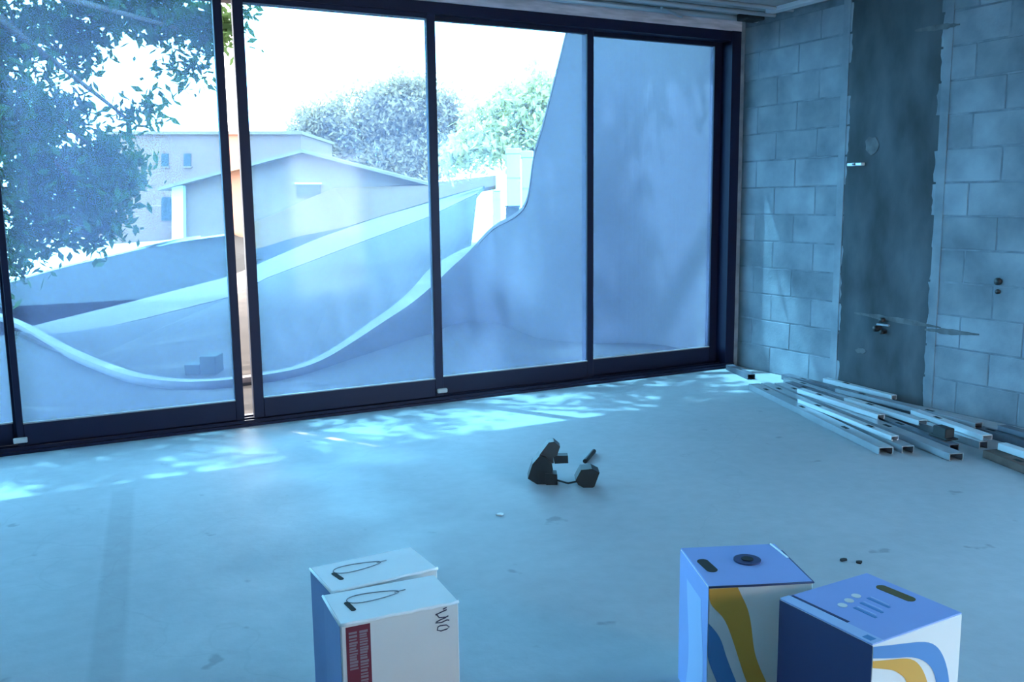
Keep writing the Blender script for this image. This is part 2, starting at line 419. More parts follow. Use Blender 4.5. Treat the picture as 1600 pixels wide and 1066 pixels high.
# rim of the swooping wall: pixel x, pixel y, distance
RIMZ = [(-90, 470, .03), (21, 518, .03), (71, 540, .03), (118, 561, .03), (164, 579, .03), (200, 590, .03), (250, 599, .03), (296, 601, .03),
        (357, 598, .03), (412, 588, .035), (473, 574, .045), (510, 559, .07), (555, 531, .14), (600, 501, .23), (638, 477, .33), (679, 443, .49),
        (700, 421, .60), (733, 393, .77), (770, 352, 1.06)]      # pixel x, pixel y, height above the patio
RIM = [(x, y, float(FW@(atz(x, y, z)-CAM))) for x, y, z in RIMZ]
RIM += [(800, 338, 9.25), (826, 318, 9.2), (834, 240, 9.1), (846, 204, 9.0), (864, 135, 8.85), (886, 45, 8.65), (915, -70, 8.4)]
pts = []
for i in range(len(RIM)-1):
    a, b = np.array(RIM[i], float), np.array(RIM[i+1], float)
    for k in range(4): pts.append(a+(b-a)*k/4)
pts.append(np.array(RIM[-1], float)); pts = np.array(pts)
ker = np.array([1, 2, 3, 2, 1])/9.0
sm = pts.copy()
for c in range(3): sm[2:-2, c] = np.convolve(pts[:, c], ker, 'valid')
for it in range(40):      # let the plan run as one smooth curve
    sm[1:-1, 2] = .25*sm[:-2, 2] + .5*sm[1:-1, 2] + .25*sm[2:, 2]
rim3 = [atd(*p) for p in sm]
topz = max(p[2] for p in rim3)
# the tall end runs on to the corner of the house
last = rim3[-1]; corner = np.array([.12, .42])
for k in range(1, 9):
    t = k/8; q = last[:2]*(1-t)+corner*t; q = q + np.array([.35*math.sin(PI*t), .25*math.sin(PI*t)])
    rim3.append(np.array([q[0], q[1], min(topz+.5*t, 3.6)]))
for it in range(2):
    q = [rim3[0]]
    for i in range(len(rim3)-1):
        q += [rim3[i]*.75+rim3[i+1]*.25, rim3[i]*.25+rim3[i+1]*.75]
    q.append(rim3[-1]); rim3 = q
def TH(p):      # thin kerb where it is low, thick wall where it is tall
    return .075 + .15*min(1, max(0, (p[2]-.12)/.5))
def offs(i):
    a, b = rim3[max(i-1, 0)], rim3[min(i+1, len(rim3)-1)]; d = (b-a)[:2]; d /= np.linalg.norm(d)+1e-9
    return np.array([-d[1], d[0]])   # to the outside (away from the house)
mb = MB(); cp = MB(); vs = []; cv = []
for i, p in enumerate(rim3):
    o = offs(i); c2 = p[:2] + o*TH(p); zt = max(p[2]-.035, 0.0)
    vs += [(p[0], p[1], -.25), (p[0], p[1], zt), (c2[0], c2[1], zt), (c2[0], c2[1], -.25)]
    a2 = p[:2] - o*.012; b2 = p[:2] + o*(TH(p)+.012)
    cv += [(a2[0], a2[1], zt-.004), (a2[0], a2[1], zt+.035), (b2[0], b2[1], zt+.035), (b2[0], b2[1], zt-.004)]
n = len(rim3)
def loft(m_, v_):
    f_ = [(4*i+k, 4*i+4+k, 4*i+4+(k+1) % 4, 4*i+(k+1) % 4) for i in range(n-1) for k in range(4)]
    f_ += [(0, 1, 2, 3), (4*n-1, 4*n-2, 4*n-3, 4*n-4)]; m_.add(v_, f_)
loft(mb, vs); loft(cp, cv)
cw = mb.build('garden_wall', 'stucco'); tag(cw, 'smooth curved garden wall sweeping up from kerb height to full height', 'wall')
cp.build('wall_cap', 'cap', cw)

def strip(name, lo, hi, m, label, cat, n=24, thick=.12, kind='structure', dz=0.0):
    """ground surface between two pixel lines; each point x, y, distance (None: level ground)"""
    def P(t):
        if t[2] is None:
            q = atz(t[0], t[1], -.02)
        else: q = atd(*t)
        q = q.copy(); q[2] += dz; return q
    L = [P(t) for t in lo]; H = [P(t) for t in hi]
    def res(A):
        s = np.concatenate([[0], np.cumsum([np.linalg.norm(A[i+1]-A[i]) for i in range(len(A)-1)])]); s /= s[-1]
        return [np.array([np.interp(k/n, s, [q[c] for q in A]) for c in range(3)]) for k in range(n+1)]
    L, H = res(L), res(H); mb = MB(); K = 6; vs = []
    for i in range(n+1):
        for j in range(K+1): vs.append(L[i]+(H[i]-L[i])*j/K)
    fs = [(i*(K+1)+j, (i+1)*(K+1)+j, (i+1)*(K+1)+j+1, i*(K+1)+j+1) for i in range(n) for j in range(K)]
    N = len(vs); vs2 = [v-np.array([0, 0, thick]) for v in vs]
    fs2 = [tuple(q+N for q in f[::-1]) for f in fs]
    ring = [i*(K+1) for i in range(n+1)] + [n*(K+1)+j for j in range(1, K+1)] + [i*(K+1)+K for i in range(n-1, -1, -1)] + [j for j in range(K-1, 0, -1)]
    fs3 = [(ring[i], ring[(i+1) % len(ring)], ring[(i+1) % len(ring)]+N, ring[i]+N) for i in range(len(ring))]
    mb.add(vs+vs2, fs+fs2+fs3)
    return tag(mb.build(name, m), label, cat, kind=kind)
# plaza between wall and sidewalk
rl = [(p[0], p[1]-2, p[2]+.25) for p in RIM[1:18]]
SWL = [(72, 535, None), (220, 500, None), (365, 463, None), (409, 438, 15.0), (540, 388, 18.0), (668, 340, 22.0), (745, 303, 24.0)]
SWU = [(45, 512, None), (200, 474, None), (365, 431, None), (409, 411, 17.3), (500, 372, 20.5), (590, 341, 24.0), (690, 312, 27), (755, 292, 28.0)]
strip('plaza', rl, SWL, 'plaza', 'pinkish concrete apron beyond the curved garden wall', 'pavement')
strip('sidewalk', SWL, SWU, 'walk', 'pale concrete sidewalk strip along the road', 'sidewalk', dz=.01)
RDU = [(-60, 462, None), (100, 417, None), (255, 381, None), (365, 366, 33.0), (409, 391, 21.0), (470, 376, 22.0), (592, 339, 25.5), (690, 309, 28.0), (757, 290, 29.0)]
strip('road', [(-60, 540, None)]+SWU, RDU, 'asphalt', 'dark asphalt road in tree shade', 'road', dz=-.01)
LWU = [(396, 348, 28.0), (440, 330, 29.0), (480, 311, 30.5), (525, 293, 32.0), (600, 291, 33.0), (680, 285, 34.0), (775, 274, 35.0)]
LWL = [(396, 393, 21.5), (409, 391, 21.5), (470, 376, 22.5), (592, 339, 26.0), (690, 309, 28.5), (730, 298, 29.0), (775, 290, 29.5)]
strip('grass_bank', LWL, LWU, 'lawn', 'sunlit yellow green grass bank above the road', 'lawn')
strip('driveway', [(-60, 462, None), (100, 416, None), (255, 380, None), (365, 366, 33)], [(-60, 420, 30.5), (100, 388, 31.0), (255, 377, 32.5), (365, 362, 35)], 'drive', 'bright sunlit driveway in front of the pale house', 'driveway', dz=.02)

# ------------------------------------------------------------------ buildings across the road
FH = np.array([math.sin(YAW), math.cos(YAW), 0.0])
def facade(poly_px, d, depth, zbase=None):
    """upright polygon facing the house at distance d, extruded away"""
    P = [atd(x, y, d) for x, y in poly_px]
    # keep it upright: put all points on the vertical plane through the first point, facing along FH
    c0 = d
    out = []
    for x, y in poly_px:
        r = ray(x, y); t = c0/float(FH@r); out.append(CAM+t*r)
    if zbase is not None:
        for q in out:
            if q[2] < zbase+.8: q[2] = zbase
    return out, FH*depth
def fbox(name, px0, px1, py0, py1, d, depth, m, parent=None, zbase=None):
    P, o = facade([(px0, py1), (px1, py1), (px1, py0), (px0, py0)], d, depth, zbase)
    return MB().prism(P, o).build(name, m, parent)
A = empty('apartment_building', tuple(atd(330, 380, 46))); A.location.z = -.14
inv = lambda o, par: setattr(o, 'matrix_parent_inverse', Matrix.Translation(-par.location))
tag(A, 'flat roofed pink beige building with small windows behind the gabled house', 'building')
def sub(o, par=A):
    inv(o, par); return o
sub(fbox('wall', 150, 470, 206, 380, 46, 8, 'beige', A, -.14))
sub(fbox('parapet', 148, 472, 205, 210, 45.8, 8.4, 'cream', A))
for px in (252, 287):
    w = sub(fbox('window', px, px+11, 240, 260, 45.95, .12, 'pane', A))
    fbox('window_sill', px-1, px+12, 260, 262, 45.85, .2, 'cream', w)
Hs = empty('gabled_house', tuple(atd(420, 380, 34))); Hs.location.z = -.14
tag(Hs, 'pale low gabled house with broad sloping roof across the road', 'house')
def subh(o): inv(o, Hs); return o
P, o_ = facade([(283, 378), (662, 378), (662, 283), (470, 236), (283, 283)], 34, 8, -.14); subh(MB().prism(P, o_).build('wall', 'cream', Hs))
for (a, b) in (((246, 293), (472, 233)), ((470, 233), (682, 288))):
    P, o_ = facade([a, b, (b[0], b[1]+5), (a[0], a[1]+5)], 33.4, 9, None); subh(MB().prism(P, o_).build('roof_slope', 'roofm', Hs))
subh(fbox('corner_post', 268, 286, 290, 378, 33.7, .5, 'white', Hs, -.14))
subh(fbox('side_wing', 178, 270, 322, 380, 35.2, 6, 'beige', Hs, -.14))
w = subh(fbox('window', 463, 500, 288, 308, 33.93, .12, 'pane', Hs))
fbox('window_frame', 460, 503, 285, 288, 33.9, .14, 'white', w)
subh(fbox('window', 252, 268, 308, 345, 35.15, .12, 'pane', Hs))

# white gate pillars by the tall end of the garden wall
def pillar(px0, px1, py0, py1, d, label, cap=True, name='gate_pillar'):
    c = atd((px0+px1)/2, py1, d); e = empty(name, (c[0], c[1], c[2])); w = (px1-px0)*d/FPX; h = (py1-py0)*d/FPX
    e.rotation_euler.z = -YAW
    box_obj('shaft', (-w/2, -w/2, -1.2), (w/2, w/2, h*.9), 'white', e, .01)
    if cap:
        box_obj('pillar_cap', (-w*.56, -w*.56, h*.9), (w*.56, w*.56, h), 'white', e, .01)
    box_obj('pillar_band', (-w*.52, -w*.52, h*.46), (w*.52, w*.52, h*.48), 'seal', e)
    return tag(e, label, 'pillar')
pillar(792, 814, 234, 319, 13.0, 'tall white gate pillar beside the steep end of the garden wall')
pillar(816, 833, 238, 346, 12.0, 'slimmer white gate post touching the steep end of the garden wall')
pillar(770, 783, 297, 326, 14.5, 'short white bollard post by the gate pillars', name='bollard')
c = atd(801, 343, 12.2)
bx = empty('utility_box', (c[0], c[1], c[2])); bx.rotation_euler.z = -YAW
box_obj('cabinet', (-.09, -.09, -1.0), (.09, .09, .16), 'stucco', bx, .01); box_obj('lid', (-.10, -.10, .16), (.10, .10, .18), 'stucco', bx, .005)
tag(bx, 'small grey utility box in front of the tall white gate pillar', 'box')
c1, c2 = atd(791, 349, 9.6), atd(830, 349, 9.6)
# solid steps standing in for the cartons' reflection in the glass
c = atz(306, 586, 0.02)
sb = empty('reflection_block', (c[0], c[1], 0.0)); sb.rotation_euler.z = -YAW
w = 6.9/FPX
box_obj('low_step', (-26*w, .10, -.05), (0, .30, .085), 'reflection_g', sb, .006); box_obj('high_step', (0, .10, -.05), (27*w, .30, .15), 'reflection_g', sb, .006)
tag(sb, 'grey green stepped block standing in for carton reflections just beyond the low kerb of the garden wall', 'block')

# ------------------------------------------------------------------ trees
rng = np.random.default_rng(11)
def leaves(blobs, per, lsize, cl=.22):
    """blobs: (center, radius, clusters); returns mesh data arrays of pointed leaves"""
    C = []
    for c, r, k in blobs:
        u = rng.normal(size=(k, 3)); u /= np.linalg.norm(u, axis=1)[:, None]
        rr = r*rng.uniform(.25, 1, size=(k, 1))**.6
        C.append(np.array(c)+u*rr*np.array([1, 1, .8]))
    C = np.concatenate(C); N = len(C)*per
    p = np.repeat(C, per, 0) + rng.normal(size=(N, 3))*cl*.55
    a = rng.normal(size=(N, 3)); a /= np.linalg.norm(a, axis=1)[:, None]
    b = rng.normal(size=(N, 3)); b[:, 2] *= .5; b -= a*(a*b).sum(1)[:, None]; b /= np.linalg.norm(b, axis=1)[:, None]
    s = lsize*rng.uniform(.6, 1.3, size=(N, 1))
    V = np.stack([p-a*s, p+b*s*.42, p+a*s, p-b*s*.42], 1).reshape(-1, 3)
    return V
def foliage(name, V, m, parent):
    n = len(V)//4; me = bpy.data.meshes.new(name)
    me.vertices.add(len(V)); me.vertices.foreach_set('co', V.astype(np.float32).ravel())
    me.loops.add(len(V)); me.loops.foreach_set('vertex_index', np.arange(len(V), dtype=np.int32))
    me.polygons.add(n); me.polygons.foreach_set('loop_start', np.arange(0, len(V), 4, dtype=np.int32))
    me.update(calc_edges=True); me.validate(); me.materials.append(MT[m])
    o = bpy.data.objects.new(name, me); COL.objects.link(o); o.parent = parent; o['kind'] = 'stuff'
    return o
def tree(name, base, top, blobs, m, per, lsize, label, tr=.16, cl=.22, group=None):
    e = empty(name, (0, 0, 0)); tag(e, label, 'tree', group)
    base = np.array(base, float); top = np.array(top, float)
    MB().tube([base, base*.6+top*.4+rng.normal(size=3)*.08, top], [tr, tr*.8, tr*.5], 10).build('trunk', 'bark', e, True)
    for c, r, k in blobs[::2]:
        c = np.array(c); mid = (top+c)/2 + rng.normal(size=3)*.15; mid[2] = max(mid[2], min(top[2], c[2])-.1)
        st = base+(top-base)*rng.uniform(.75, 1)
        MB().tube([st, mid, c], [tr*.35, tr*.22, tr*.08], 6).build('branch', 'bark', e, True)
    foliage('foliage', leaves(blobs, per, lsize, cl), m, e)
    return e
bl = []
for (x, y, r, d, k) in [(20, 50, 75, 10, 46), (120, 25, 62, 10.5, 40), (200, 12, 45, 10, 26), (265, 28, 46, 10.5, 28), (318, 55, 36, 10.2, 20), (355, 30, 20, 10, 9),
                        (25, 170, 72, 9.8, 46), (50, 270, 72, 10, 50), (135, 300, 62, 10.3, 46), (180, 262, 42, 10.3, 24), (60, 350, 62, 10.5, 40), (150, 352, 38, 10.6, 18),
                        (15, 410, 34, 10.0, 10), (85, 180, 40, 10.4, 20), (150, 235, 26, 10.4, 8), (290, 110, 28, 10.6, 6), (205, 190, 24, 10.6, 4), (255, 165, 30, 10.8, 4),
                        (-90, 60, 110, 10, 40), (-90, 260, 110, 10, 40), (110, 90, 30, 10.4, 10)]:
    bl.append((atd(x, y, d), r*d/FPX, k))
CANOPY = []
for k in range(60):      # thin outer boughs over the patio edge: sun filters through
    CANOPY.append((np.array([rng.uniform(-9.0, .4), rng.uniform(.9, 2.6), rng.uniform(4.6, 5.4)]), rng.uniform(.35, .55), 9))
CANOPY = [b for b in CANOPY if not (-1.7 < b[0][0] < -.6 and 1.2 < b[0][1] < 2.4)]
for k in range(110):     # main crown
    y = rng.uniform(2.9, 12.0); x = rng.uniform(-10.5, 1.0+.25*y)
    CANOPY.append((np.array([x, y, rng.uniform(5.0, 6.6)+.10*y]), rng.uniform(.7, 1.1), 22))
tree('street_tree', (-8.2, 5.2, -.2), (-7.6, 4.6, 4.6), bl+CANOPY, 'leaf1', 22, .075, 'large leafy green tree overhanging the patio outside the doors', .22)
bl2 = []
for (x, y, r, k) in [(500, 200, 42, 40), (560, 185, 55, 60), (620, 170, 55, 60), (670, 175, 50, 50), (520, 250, 45, 40), (600, 245, 55, 50), (660, 250, 50, 50), (700, 200, 34, 24), (480, 225, 26, 20), (640, 145, 26, 20)]:
    bl2.append((atd(x, y, 66), r*66/FPX, k*2))
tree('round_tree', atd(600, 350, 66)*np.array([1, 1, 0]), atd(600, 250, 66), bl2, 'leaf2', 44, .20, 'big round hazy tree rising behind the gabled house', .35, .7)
bl3 = []
for (x, y, r, k) in [(770, 190, 30, 22), (800, 160, 30, 20), (830, 185, 36, 30), (790, 225, 40, 34), (740, 235, 34, 26), (715, 245, 26, 16), (850, 140, 28, 18), (850, 215, 36, 26), (865, 175, 30, 22), (730, 180, 16, 4), (835, 120, 14, 4)]:
    bl3.append((atd(x, y, 26), r*26/FPX, k))
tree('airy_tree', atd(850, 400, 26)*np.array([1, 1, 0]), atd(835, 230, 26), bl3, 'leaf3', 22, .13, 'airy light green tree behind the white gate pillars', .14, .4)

# ------------------------------------------------------------------ ceiling conduits
def conduit(a, b, r, label, m='pipe'):
    mb = MB(); mb.tube([a, b], r, 10); o = mb.build('conduit', m); return tag(o, label, 'pipe')
a0 = np.array([XL+.05, -.16, ZC-.020]); conduit(a0, (-.03, -.16, ZC-.020), .020, 'grey ceiling conduit running closest to the door header')
conduit((XL+.05, -.34, ZC-.016), (-.03, -.34, ZC-.016), .016, 'grey ceiling conduit second from the door header')
conduit((XL+.05, -.55, ZC-.013), (-.03, -.52, ZC-.013), .013, 'thin ceiling conduit furthest from the door header')
conduit((-1.05, -.322, ZC-.045), (-.75, -.16, ZC-.050), .011, 'short diagonal conduit linking two ceiling conduits')
jx = box_obj('ceiling_strap', (-.20, -1.1, ZC-.028), (-.12, -.42, ZC+.005), 'zincb', None, .004); tag(jx, 'bright metal strap on the ceiling beside the block wall', 'strap')
jb = box_obj('junction_box', (-.26, -.315, ZC-.05), (-.10, -.185, ZC), 'black', None, .006); tag(jb, 'black junction box on the ceiling in the corner', 'box')

# fittings on the block wall
def wallpt(px, py): return at(px, py, 0, -.008)
c = wallpt(1340, 257); t = empty('wall_tie', tuple(c)); box_obj('plate', (-.035, -.062, -.010), (.008, .062, .010), 'zincb', t, .003); box_obj('nail', (-.045, -.008, -.006), (-.03, .008, .006), 'zincd', t)
tag(t, 'bright metal tie sticking out at the edge of the dark band', 'metal tie')
c = wallpt(1380, 514); t = empty('pipe_stub', tuple(c))
MB().tube([(.01, .03, .0), (-.05, .03, .0)], .020, 10).build('stub', 'black', t, True); MB().tube([(.01, -.02, -.018), (-.045, -.02, -.018)], .014, 10).build('stub', 'black', t, True)
MB().tube([(.01, .0, .06), (-.03, .0, .06)], .018, 10).build('stub', 'black', t, True)
box_obj('bracket', (-.012, -.05, .020), (.004, .05, .034), 'zinc', t, .003)
tag(t, 'dark pipe stubs poking from the dark band above the steel pile', 'pipe')
c = wallpt(1560, 440); t = empty('anchor_hole', tuple(c)); MB().tube([(.01, 0, 0), (-.012, 0, 0)], .022, 10).build('sleeve', 'black', t, True); MB().tube([(.01, .0, -.06), (-.008, 0, -.06)], .014, 8).build('sleeve', 'black', t, True)
tag(t, 'small dark anchor sleeves in the block wall', 'anchor')

# ------------------------------------------------------------------ steel studs on the floor
def stud(p0, p1, z, w, h, m, label, flip=1, roll=0.0):
    """C channel from p0 to p1 (centre line on the floor), lying at height z"""
    a, b = np.array(p0, float), np.array(p1, float); d = b-a; L = float(np.linalg.norm(d)); ang = math.atan2(d[1], d[0])
    e = empty('steel_stud', (a[0], a[1], z), ang); t = .004; lip = .010
    web = MB(); web.box((0, -w/2, h-t), (L, w/2, h)); web.build('web', m, e)
    for s in (-1, 1):
        f = MB(); y0, y1 = (w/2-t, w/2) if s > 0 else (-w/2, -w/2+t); f.box((0, y0, 0), (L, y1, h-t+.0005))
        yl0, yl1 = (y1-lip, y1) if s > 0 else (y0, y0+lip); f.box((0, yl0, 0), (L, yl1, t)); f.build('flange', m, e)
    k = 0; x = .18
    while x < L-.12:
        hole = MB(); hole.box((x, -.012, h-.002), (x+.06, .012, h+.0006)); o = hole.build('knockout', 'slotm', e); x += .55; k += 1
    tag(e, label, 'steel stud', 'steel studs piled along the block wall'); return e
ST = [   # (x, y) of both ends on the floor, height, width, depth, finish, label
    ((-.54, -.78), (-1.14, -2.42), 0, .080, .040, 'zinc', 'long grey steel stud at the open floor edge of the pile'),
    ((-.45, -.80), (-1.02, -2.46), 0, .070, .040, 'zinc', 'long grey steel stud second from the open floor edge'),
    ((-.365, -.85), (-.93, -2.68), 0, .080, .040, 'zinc', 'broad steel stud whose end reaches out between bracket and open floor'),
    ((-.275, -.85), (-.785, -2.56), 0, .058, .040, 'zincd', 'dull steel stud under the small black bracket'),
    ((-.19, -.74), (-.60, -2.60), 0, .055, .040, 'zinc', 'grey steel stud at the bottom of the pile behind the black bracket'),
    ((-.085, -.62), (-.41, -2.95), 0, .070, .040, 'zincd', 'dull dark steel stud lying closest to the block wall'),
    ((-.72, -2.72), (-1.05, -3.70), 0, .080, .040, 'rust', 'rusty brown steel stud continuing the pile along the wall'),
    ((-.56, -2.72), (-.84, -3.70), 0, .070, .040, 'zincd', 'dull steel stud between the rusty stud and the wall'),
    ((-.17, -.10), (-.31, -.50), 0, .060, .040, 'zincd', 'short dull steel stud in the corner under the door jamb'),
    ((-.50, -1.18), (-.66, -1.98), .041, .050, .030, 'zincb', 'short bright white steel stud lying across the top of the pile'),
    ((-.46, -1.55), (-.575, -2.20), .041, .060, .030, 'zincb', 'pale steel stud on top beside the short white one'),
    ((-.39, -2.00), (-.57, -2.60), .041, .060, .030, 'zincb', 'bright short steel stud on top behind the black bracket'),
    ((-.075, -1.00), (-.15, -1.65), .041, .045, .030, 'zincb', 'thin bright steel stud on top against the dark band of the wall'),
    ((-.67, -2.75), (-.88, -3.60), .041, .050, .035, 'zincb', 'bright steel stud lying over the rusty one'),
    ((-.72, -1.40), (-.99, -2.35), .041, .045, .025, 'zincb', 'narrow bright steel stud on top at the open floor side'),
    ((-.27, -1.30), (-.36, -2.40), .041, .060, .030, 'zinc', 'grey steel stud on top between the pale ones and the wall'),
    ((-.30, -2.50), (-.46, -3.30), .041, .060, .030, 'zincd', 'dull steel stud on top near the wall past the dark band'),
]
for s in ST: stud(*s)
t = empty('angle_bracket', (-.715, -2.44, .001), -1.8)
box_obj('leg_plate', (-.05, -.03, .045), (.05, .03, .10), 'black', t, .004); box_obj('base_plate', (-.07, -.04, .04), (.07, .04, .05), 'black', t, .003)
tag(t, 'small black bracket resting among the steel studs', 'bracket')

# ------------------------------------------------------------------ black device on the floor
g0 = atz(862, 757, 0.0)
c0 = float(FH@(g0-CAM))
def up(px, py, back=0.0):
    r = ray(px, py); return CAM + r*((c0+back)/float(FH@r))
def crop(pts, back=0.0): return [up(780+x/7.615, 660+y/7.615, back) for x, y in pts]
dv = empty('floor_tool', (g0[0], g0[1], 0)); 
def sd_(o): inv(o, dv); return o
def pr(name, pts, back, thick, m): 
    return sd_(MB().prism(crop(pts, back), FH*thick).build(name, m, dv))
pr('body', [(340, 672), (395, 500), (480, 402), (560, 430), (625, 500), (640, 560), (600, 640), (560, 760), (470, 752)], 0, .09, 'black')
pr('head', [(478, 392), (590, 242), (652, 232), (725, 292), (690, 392), (640, 420), (560, 398)], .01, .07, 'grey')
pr('prong', [(640, 402), (818, 398), (822, 488), (660, 494)], .02, .05, 'black')
pr('foot', [(545, 612), (690, 622), (692, 746), (560, 762)], -.01, .07, 'black')
pr('neck', [(500, 385), (640, 400), (650, 490), (500, 470)], .03, .03, 'grey')
hexp = [(908, 692), (975, 568), (1105, 556), (1195, 602), (1135, 765), (1060, 812), (940, 745)]
pr('plug_block', hexp, -.06, .09, 'black')
cA = up(780+690/7.615, 660+705/7.615); cB = up(780+950/7.615, 660+735/7.615, -.05); cm = (cA+cB)/2
cA[2] = .02; cB[2] = .03; cm[2] = .012
sd_(MB().tube([cA, cm, cB], .005, 8).build('cord', 'black', dv, True))
tag(dv, 'black angular tool standing on the bare floor with cord and hexagonal block', 'tool')
a, b = atz(914, 721, .012), atz(928, 705, .012)
rd = MB(); rd.tube([a, b], .012, 10); tag(rd.build('short_rod', 'black'), 'short black rod lying on the floor behind the black tool', 'rod')

# small debris
for (px, py, s, lab, m) in ((782, 805, .018, 'small white chip on the bare floor beside the black tool', 'concrete_chip'), (1318, 876, .016, 'dark crumb on the floor behind the blue cartons', 'slotm'), (1342, 880, .014, 'darker crumb on the floor closest to the patterned blue carton', 'slotm')):
    c = atz(px, py, 0); mb = MB(); poly = [np.array([c[0]+s*math.cos(a)*random.uniform(.7, 1.3), c[1]+.7*s*math.sin(a)*random.uniform(.7, 1.3), 0]) for a in np.linspace(0, 2*PI, 8)[:-1]]
    mb.prism(poly, (0, 0, .006)); tag(mb.build('floor_chip', m), lab, 'debris')

# ------------------------------------------------------------------ cartons
def carton(name, cx, cy, rz, w, d, h, label, side, lid, group=None):
    """origin at centre of base; local -y faces the camera"""
    e = empty(name, (cx, cy, 0), rz); tag(e, label, 'carton', group)
    MB().cbox((-w/2, -d/2, 0), (w/2, d/2, h-.003), .003).build('body', side, e)
    MB().cbox((-w/2+.001, -d/2+.001, h-.004), (w/2-.001, d/2-.001, h), .0015).build('top_flap', lid, e)
    return e
def decal(e, face, poly, w, d, h, m, name, lift=.0008):
    """flat print: poly in face coordinates (u to the right, v up from the base)"""
    off = {'front': (0, -1, 0), 'left': (-1, 0, 0), 'top': (0, 0, 1)}[face]
    if face == 'front': P = [(u-w/2, -d/2, v) for u, v in poly]
    elif face == 'left': P = [(-w/2, d/2-u, v) for u, v in poly]
    else: P = [(u-w/2, v-d/2, h) for u, v in poly]
    return MB().prism(P, np.array(off)*lift).build(name, m, e)
def ribbon(e, face, line, wid, w, d, h, m, name, vert=True, clip=None, lift=.0008):
    L = []; Rr = []
    for u, v in line:
        if vert: L.append((u-wid/2, v)); Rr.append((u+wid/2, v))
        else: L.append((u, v+wid/2)); Rr.append((u, v-wid/2))
    mb = MB(); off = {'front': (0, -1, 0), 'left': (-1, 0, 0), 'top': (0, 0, 1)}[face]
    def T(u, v):
        if vert: u = min(max(u, .0), (w if face != 'left' else d))
        v = min(max(v, 0), h-.006 if face != 'top' else d)
        if face == 'front': return np.array((u-w/2, -d/2, v))
        if face == 'left': return np.array((-w/2, d/2-u, v))
        return np.array((u-w/2, v-d/2, h))
    n = len(L); o = np.array(off, float)*lift
    vs = [T(*p)+o for p in L]+[T(*p)+o for p in Rr]+[T(*p) for p in L]+[T(*p) for p in Rr]
    fs = [(i, i+1, n+i+1, n+i) for i in range(n-1)] + [(i, 2*n+i, 2*n+i+1, i+1) for i in range(n-1)] + [(n+i, n+i+1, 3*n+i+1, 3*n+i) for i in range(n-1)]
    mb.add(vs, fs); return mb.build(name, m, e)
def slot(e, u, v, a, l, wd, w, d, h, m='slotm'):
    """hand hole in the lid: rounded dark opening, long axis at angle a"""
    poly = []
    for k in range(16):
        t = 2*PI*k/16; x = wd/2*math.cos(t); y = wd/2*math.sin(t)+(l/2-wd/2)*(1 if math.sin(t) > 0 else -1)
        poly.append((u+x*math.cos(a)-y*math.sin(a), v+x*math.sin(a)+y*math.cos(a)))
    return decal(e, 'top', poly, w, d, h, m, 'hand_hole', .0010)
# two white cartons side by side
WW, WD, WH = .300, .182, .352
def white_carton(cx, cy, rz, label, marked):
    e = carton('white_carton', cx, cy, rz, WW, WD, WH, label, 'carton', 'cartonc', 'white cartons')
    slot(e, .045, .085, .12, .058, .014, WW, WD, WH)
    # perforated tear-open oval, outlined
    oval = []
    for k in range(29):
        t = 2*PI*k/28; oval.append((.105-WW/2+.068*math.cos(t)*(1+.12*math.cos(t)), .118-WD/2+.024*math.sin(t)*(1-.25*math.cos(t)), WH+.0005))
    MB().tube(oval, .0013, 5).build('tear_line', 'mortar', e, True)
    MB().tube([(.17-WW/2, .118-WD/2, WH+.0005), (.20-WW/2, .122-WD/2, WH+.0005)], .0011, 5).build('tear_line', 'mortar', e)
    # folded lid edge, a little ragged
    pts = [(-WW/2+WW*k/12, -WD/2-.002+.002*random.random(), WH-.004+.003*random.random()) for k in range(13)]
    MB().tube(pts, .0045, 6).build('lid_edge', 'cartonc', e, True)
    MB().tube([(-WW/2-.001, -WD/2, WH-.003), (-WW/2-.002, 0, WH-.002), (-WW/2-.001, WD/2, WH-.003)], .0035, 6).build('lid_edge', 'cartonc', e, True)
    decal(e, 'left', [(.004, 0), (WD-.004, 0), (WD-.004, WH-.010), (.004, WH-.010)], WW, WD, WH, 'sideblue', 'side_panel')  # muted blue panel over the left face
    if marked:
        strip_ = decal(e, 'front', [(.012, 0), (.072, 0), (.072, WH-.012), (.012, WH-.012)], WW, WD, WH, 'maroon', 'printed_strip')
        # turned lettering: two columns of strokes read as blurred words
        r2 = random.Random(5); v = WH-.028
        for row, u0, vend in ((0, .019, .23), (1, .045, .05)):
            v = WH-.026
            while v > vend:
                hh = r2.uniform(.0035, .006); ww = .021*r2.uniform(.8, 1)
                decal(strip_, 'front', [(u0, v-hh), (u0+ww, v-hh), (u0+ww, v), (u0, v)], WW, WD, WH, 'letter', 'print_stroke', .0014)
                v -= hh + r2.uniform(.0015, .004)
        # hand-written marker scrawl in the upper corner
        o = np.array([.238, WH-.070])
        strokes = [[(.0, .045), (.018, .050), (.030, .053)], [(.002, .047), (.010, .036), (.028, .034), (.034, .036)], [(.002, .026), (.014, .030), (.028, .033)],
                   [(.0, .024), (.016, .022), (.030, .026), (.036, .024)], [(.006, .012), (.004, .004), (.014, .0), (.030, .002), (.036, .006), (.028, .013), (.012, .014), (.006, .012)], [(.020, .056), (.030, .059)]]
        for s in strokes:
            P = [((o[0]+a)-WW/2, -WD/2-.0006, o[1]+b) for a, b in s]
            MB().tube(P, .0016, 5).build('marker_stroke', 'ink', e)
    return e
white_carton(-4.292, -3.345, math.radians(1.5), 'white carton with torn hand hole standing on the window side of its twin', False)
white_carton(-4.322, -3.552, math.radians(-4.0), 'white carton with a maroon lettered strip and marker scrawl on its front', True)

